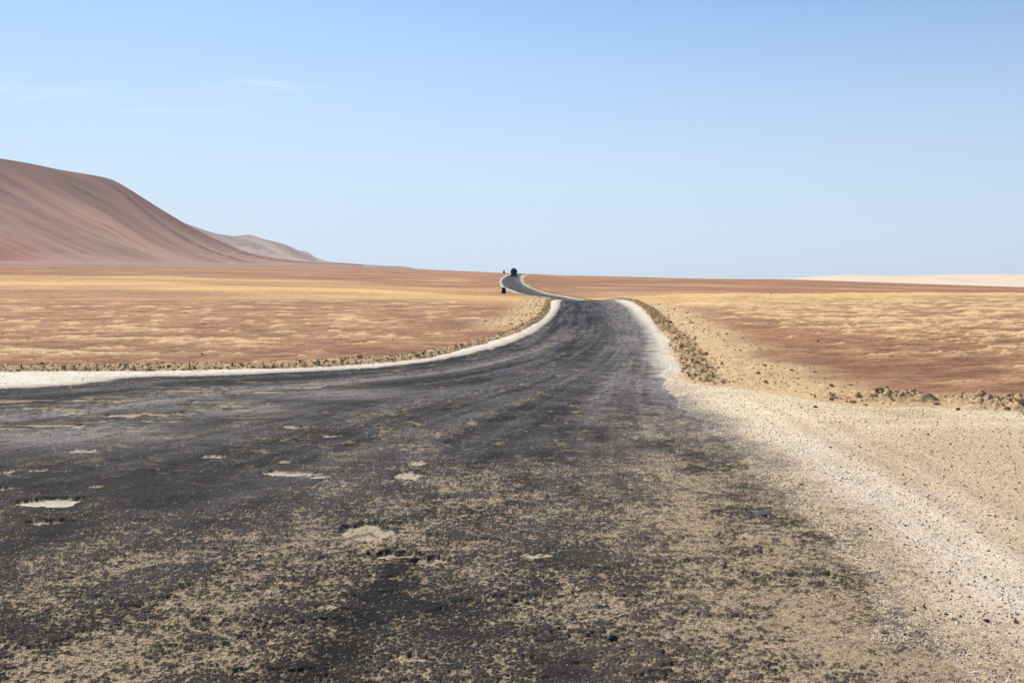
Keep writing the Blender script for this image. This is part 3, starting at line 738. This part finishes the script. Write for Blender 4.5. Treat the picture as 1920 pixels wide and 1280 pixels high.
# sparse dark stones on the desert floor
wgt = area * fr * isd * (Y < 700) * (clod < .1) / np.maximum(Y, 20) ** 1.0
n = 700; px, py, k = pick(wgt, n)
cc = np.array([[.10, .07, .05]]) * rng.uniform(.4, 1.6, (n, 1))
scatter('desert_stones', px, py, rng.lognormal(-3.7, .4, n) * (1 + Y[k] / 220), cc, M_clod, ICO, ICF, 'small dark stones scattered thinly over the desert floor', zoff=Z[k])

# ------------------------------------------------------------------ single stones and litter
def lump(name, seed, size, mat, rough=.25, sub=3):
    bm = bmesh.new(); bmesh.ops.create_icosphere(bm, subdivisions=sub, radius=1.0)
    r = np.random.default_rng(seed)
    pl = [(Vector(r.normal(size=3)).normalized(), r.uniform(.55, .85)) for _ in range(9)]
    for v in bm.verts:
        for nrm, dd_ in pl:                     # chop flat facets off the ball
            k_ = v.co.dot(nrm)
            if k_ > dd_: v.co -= nrm * (k_ - dd_)
        n_ = float(perlin(np.array([v.co.x * 2.3 + seed]), np.array([v.co.y * 2.3 + v.co.z * 1.7]), seed)[0])
        v.co *= 1 + rough * n_
        v.co.x *= size[0]; v.co.y *= size[1]; v.co.z *= size[2]
    me = bpy.data.meshes.new(name); bm.to_mesh(me); bm.free(); me.materials.append(mat)
    o = bpy.data.objects.new(name, me); C.objects.link(o); return o
def put(o, u, y, h, sink=.25, rz=0):
    x_, y_ = flat(u, y); z_ = float(surf_z([x_], [y_])[0])
    o.location = (x_, y_, z_ + h * (1 - 2 * sink) * .5 + h * .2); o.rotation_euler = (0, 0, rz)
STONES = [
 ('rock', 80, 689, (.11, .10, .13), M_black, 'squarish black rock on the earth bank left of the road, at its verge', 'rock'),
 ('rock', 236, 690, (.07, .06, .06), M_black, 'dark lump at the foot of the earth bank, right of the squarish black rock', 'rock'),
 ('asphalt_chunk', 1147, 1198, (.042, .05, .035), M_tarlump, 'small pointed chunk of black asphalt lying loose on the near road', 'asphalt chunk'),
 ('asphalt_flake', 1430, 963, (.135, .10, .012), M_tarlump, 'thin dark flake of asphalt lying on the sandy right road margin', 'asphalt flake'),
 ('asphalt_chunk', 1528, 766, (.062, .04, .030), M_black, 'oblong black block lying alone at the far side of the gravel turnout', 'asphalt chunk'),
 ('stone', 1503, 912, (.028, .02, .016), M_black, 'small black stone on the pale gravel just beyond the asphalt flake', 'stone'),
 ('stone', 1850, 1172, (.030, .022, .013), M_black, 'flat black stone on the gravel near the bottom right', 'stone'),
 ('stone', 1733, 1145, (.014, .014, .012), M_black, 'tiny round black stone on the gravel left of the flat black one', 'stone'),
 ('stone', 1698, 991, (.020, .016, .013), M_black, 'small dark stone alone in the middle of the gravel turnout', 'stone'),
 ('stone', 1735, 913, (.045, .03, .010), plain('grey_brown_stone', (.22, .16, .11)), 'flat grey-brown stone in the middle of the tan gravel', 'stone'),
 ('stone', 1660, 1186, (.040, .03, .010), M_rust, 'reddish brown flat stone on the frayed right edge of the asphalt', 'stone'),
 ('stone', 1558, 843, (.045, .02, .012), M_black, 'narrow grey-black stone on the gravel beyond the small black one', 'stone'),
 ('stone', 1797, 771, (.050, .04, .035), M_rust, 'reddish brown stone in front of the low earth mounds', 'stone'),
 ('stone', 793, 668, (.075, .06, .06), M_black, 'black stone on the earth bank where the left verge starts to bend away', 'stone'),
 ('stone', 1243, 607, (.11, .07, .05), M_black, 'flat black stone on the sand behind the right earth bank, left of its twin', 'stone'),
 ('stone', 1257, 606, (.14, .08, .07), M_black, 'larger flat black stone on the sand behind the right earth bank', 'stone'),
 ('stone', 1740, 818, (.030, .024, .022), M_black, 'small black stone on the yellowish far part of the gravel turnout', 'stone'),
]
for i, (nm, u, y, s, m, lab, ct) in enumerate(STONES):
    o = lump(nm, 31 + i, s, m); put(o, u, y, s[2], rz=i * 1.3); tag(o, lab, ct)
b = lump('plastic_bag', 77, (.17, .13, .085), M_bag, .75, 4); put(b, 1842, 751, .085, .1)
b.location.z += .03; tag(b, 'crumpled white plastic bag lying between the low earth mounds', 'bag')

# ------------------------------------------------------------------ boxes and wheels
def box_bm(bm, c, s, bev=0.0):
    r = bmesh.ops.create_cube(bm, size=1.0)
    for v in r['verts']:
        v.co = Vector((v.co.x * s[0] + c[0], v.co.y * s[1] + c[1], v.co.z * s[2] + c[2]))
    if bev:
        es = list({e for v in r['verts'] for e in v.link_edges})
        bmesh.ops.bevel(bm, geom=es, offset=bev, segments=2, affect='EDGES')
def part(name, bm, mat, parent, loc=(0, 0, 0)):
    me = bpy.data.meshes.new(name); bm.to_mesh(me); bm.free(); me.materials.append(mat)
    o = bpy.data.objects.new(name, me); C.objects.link(o); o.parent = parent; o.location = loc
    return o
def box(name, c, s, mat, parent, bev=.02):
    bm = bmesh.new(); box_bm(bm, c, s, bev); return part(name, bm, mat, parent)
def root(name, loc, rz=0):
    o = bpy.data.objects.new(name, None); C.objects.link(o); o.location = loc; o.rotation_euler = (0, 0, rz); o.empty_display_size = .3
    return o

# ------------------------------------------------------------------ lorry on the rise, driving away
lx, ly = 0.80, 452.0
lor = root('lorry', (lx, ly, float(surf_z([lx], [ly])[0])), 0.0)
tag(lor, 'dark lorry with a covered load driving away up the road at the rise', 'lorry')
box('chassis', (0, 3.6, .85), (.9, 7.6, .22), M_met, lor)
box('cargo_body', (0, 2.3, 2.13), (2.48, 5.2, 1.94), M_paint, lor, .04)
bm = bmesh.new()                                   # sheeted load: a narrower block standing above the body
prof_ = [(-.84, 3.09), (-.86, 3.3), (-.83, 3.56), (-.72, 3.66), (-.3, 3.70), (.3, 3.69), (.72, 3.66), (.83, 3.56), (.86, 3.3), (.84, 3.09)]
rows_ = []
for yy_ in (-.2, .9, 2.3, 3.7, 4.8):
    sag = 0 if yy_ in (-.2, 2.3, 4.8) else -.05
    rows_.append([bm.verts.new((a_, yy_, b_ + (sag if b_ > 3.4 else 0))) for a_, b_ in prof_])
for r0, r1 in zip(rows_[:-1], rows_[1:]):
    for a_ in range(len(prof_) - 1): bm.faces.new((r0[a_], r0[a_ + 1], r1[a_ + 1], r1[a_]))
    bm.faces.new((r0[-1], r0[0], r1[0], r1[-1]))
bm.faces.new(rows_[0][::-1]); bm.faces.new(rows_[-1])
bmesh.ops.recalc_face_normals(bm, faces=bm.faces)
part('tarpaulin', bm, M_tarp, lor)
for s in (-1, 1):
    d_ = box('rear_door', (s * .61, -.325, 1.98), (1.19, .04, 1.6), M_paint, lor, .01)
    box('door_handle', (s * .08, -.37, 1.7), (.03, .04, .7), M_met, d_, .005)
    box('mudguard', (s * .76, -.02, .62), (.84, .03, .90), M_rub, lor, .003)
    box('tail_light', (s * 1.02, -.35, .98), (.3, .06, .14), M_red, lor, .01)
cab = box('cab', (0, 6.15, 1.95), (2.3, 1.9, 2.1), M_paint, lor, .12)
box('windscreen', (0, 7.11, 2.35), (2.0, .03, .8), M_glass, cab, .01)
for s in (-1, 1):
    mi = box('mirror', (s * 1.40, 6.8, 2.35), (.26, .08, .75), M_paint, cab, .02)
    mi['label'] = 'wing mirror on its arm'
    box('side_window', (s * 1.155, 6.3, 2.4), (.02, .9, .6), M_glass, cab, .004)
box('bumper', (0, -.36, .68), (2.4, .12, .2), M_met, lor, .02)
def wheel_bm(r, wd):
    bm = bmesh.new()
    bmesh.ops.create_cone(bm, cap_ends=True, segments=28, radius1=r, radius2=r, depth=wd)
    bmesh.ops.rotate(bm, verts=bm.verts, matrix=Matrix.Rotation(math.pi / 2, 3, 'Y'))
    es = [e for e in bm.edges if len(e.link_faces) == 2 and abs(e.calc_face_angle(0)) > 1]
    bmesh.ops.bevel(bm, geom=es, offset=.05, segments=2, affect='EDGES'); return bm
for yy_ in (.9, 2.15, 6.3):
    for s in (-1, 1):
        tw = wheel_bm(.5, .5 if yy_ < 5 else .3)
        wh = part('wheel', tw, M_rub, lor, (s * (.97 if yy_ < 5 else 1.05), yy_, .5))
        hb = wheel_bm(.26, .56 if yy_ < 5 else .34); part('rim', hb, M_met, wh)

# ------------------------------------------------------------------ stepped roadside posts, backlit shade put into their dark colour
def marker(x, y, wb, wt, h, lab):
    r = root('roadside_marker', (x, y, float(surf_z([x], [y])[0]) - .05), .06)
    tag(r, lab, 'road marker', 'dark stepped markers beside the road')
    box('base', (0, 0, h * .22), (wb, wb * .8, h * .44), M_post, r, .04)
    box('shaft', (0, 0, h * .44 + h * .28), (wt, wt * .8, h * .56), M_post, r, .04)
    box('cap', (0, 0, h * 1.015), (wt * 1.04, wt * .84, h * .03), M_post, r, .01)
x_, y_ = hit(944.5, 550); marker(x_, y_, 1.08 * y_ / 250, .86 * y_ / 250, 1.38 * y_ / 250, 'nearer black stepped marker at the outside of the left bend')
marker(-4.8, 640, 1.25, .85, 1.7, 'farther black stepped marker on the skyline left of the lorry')
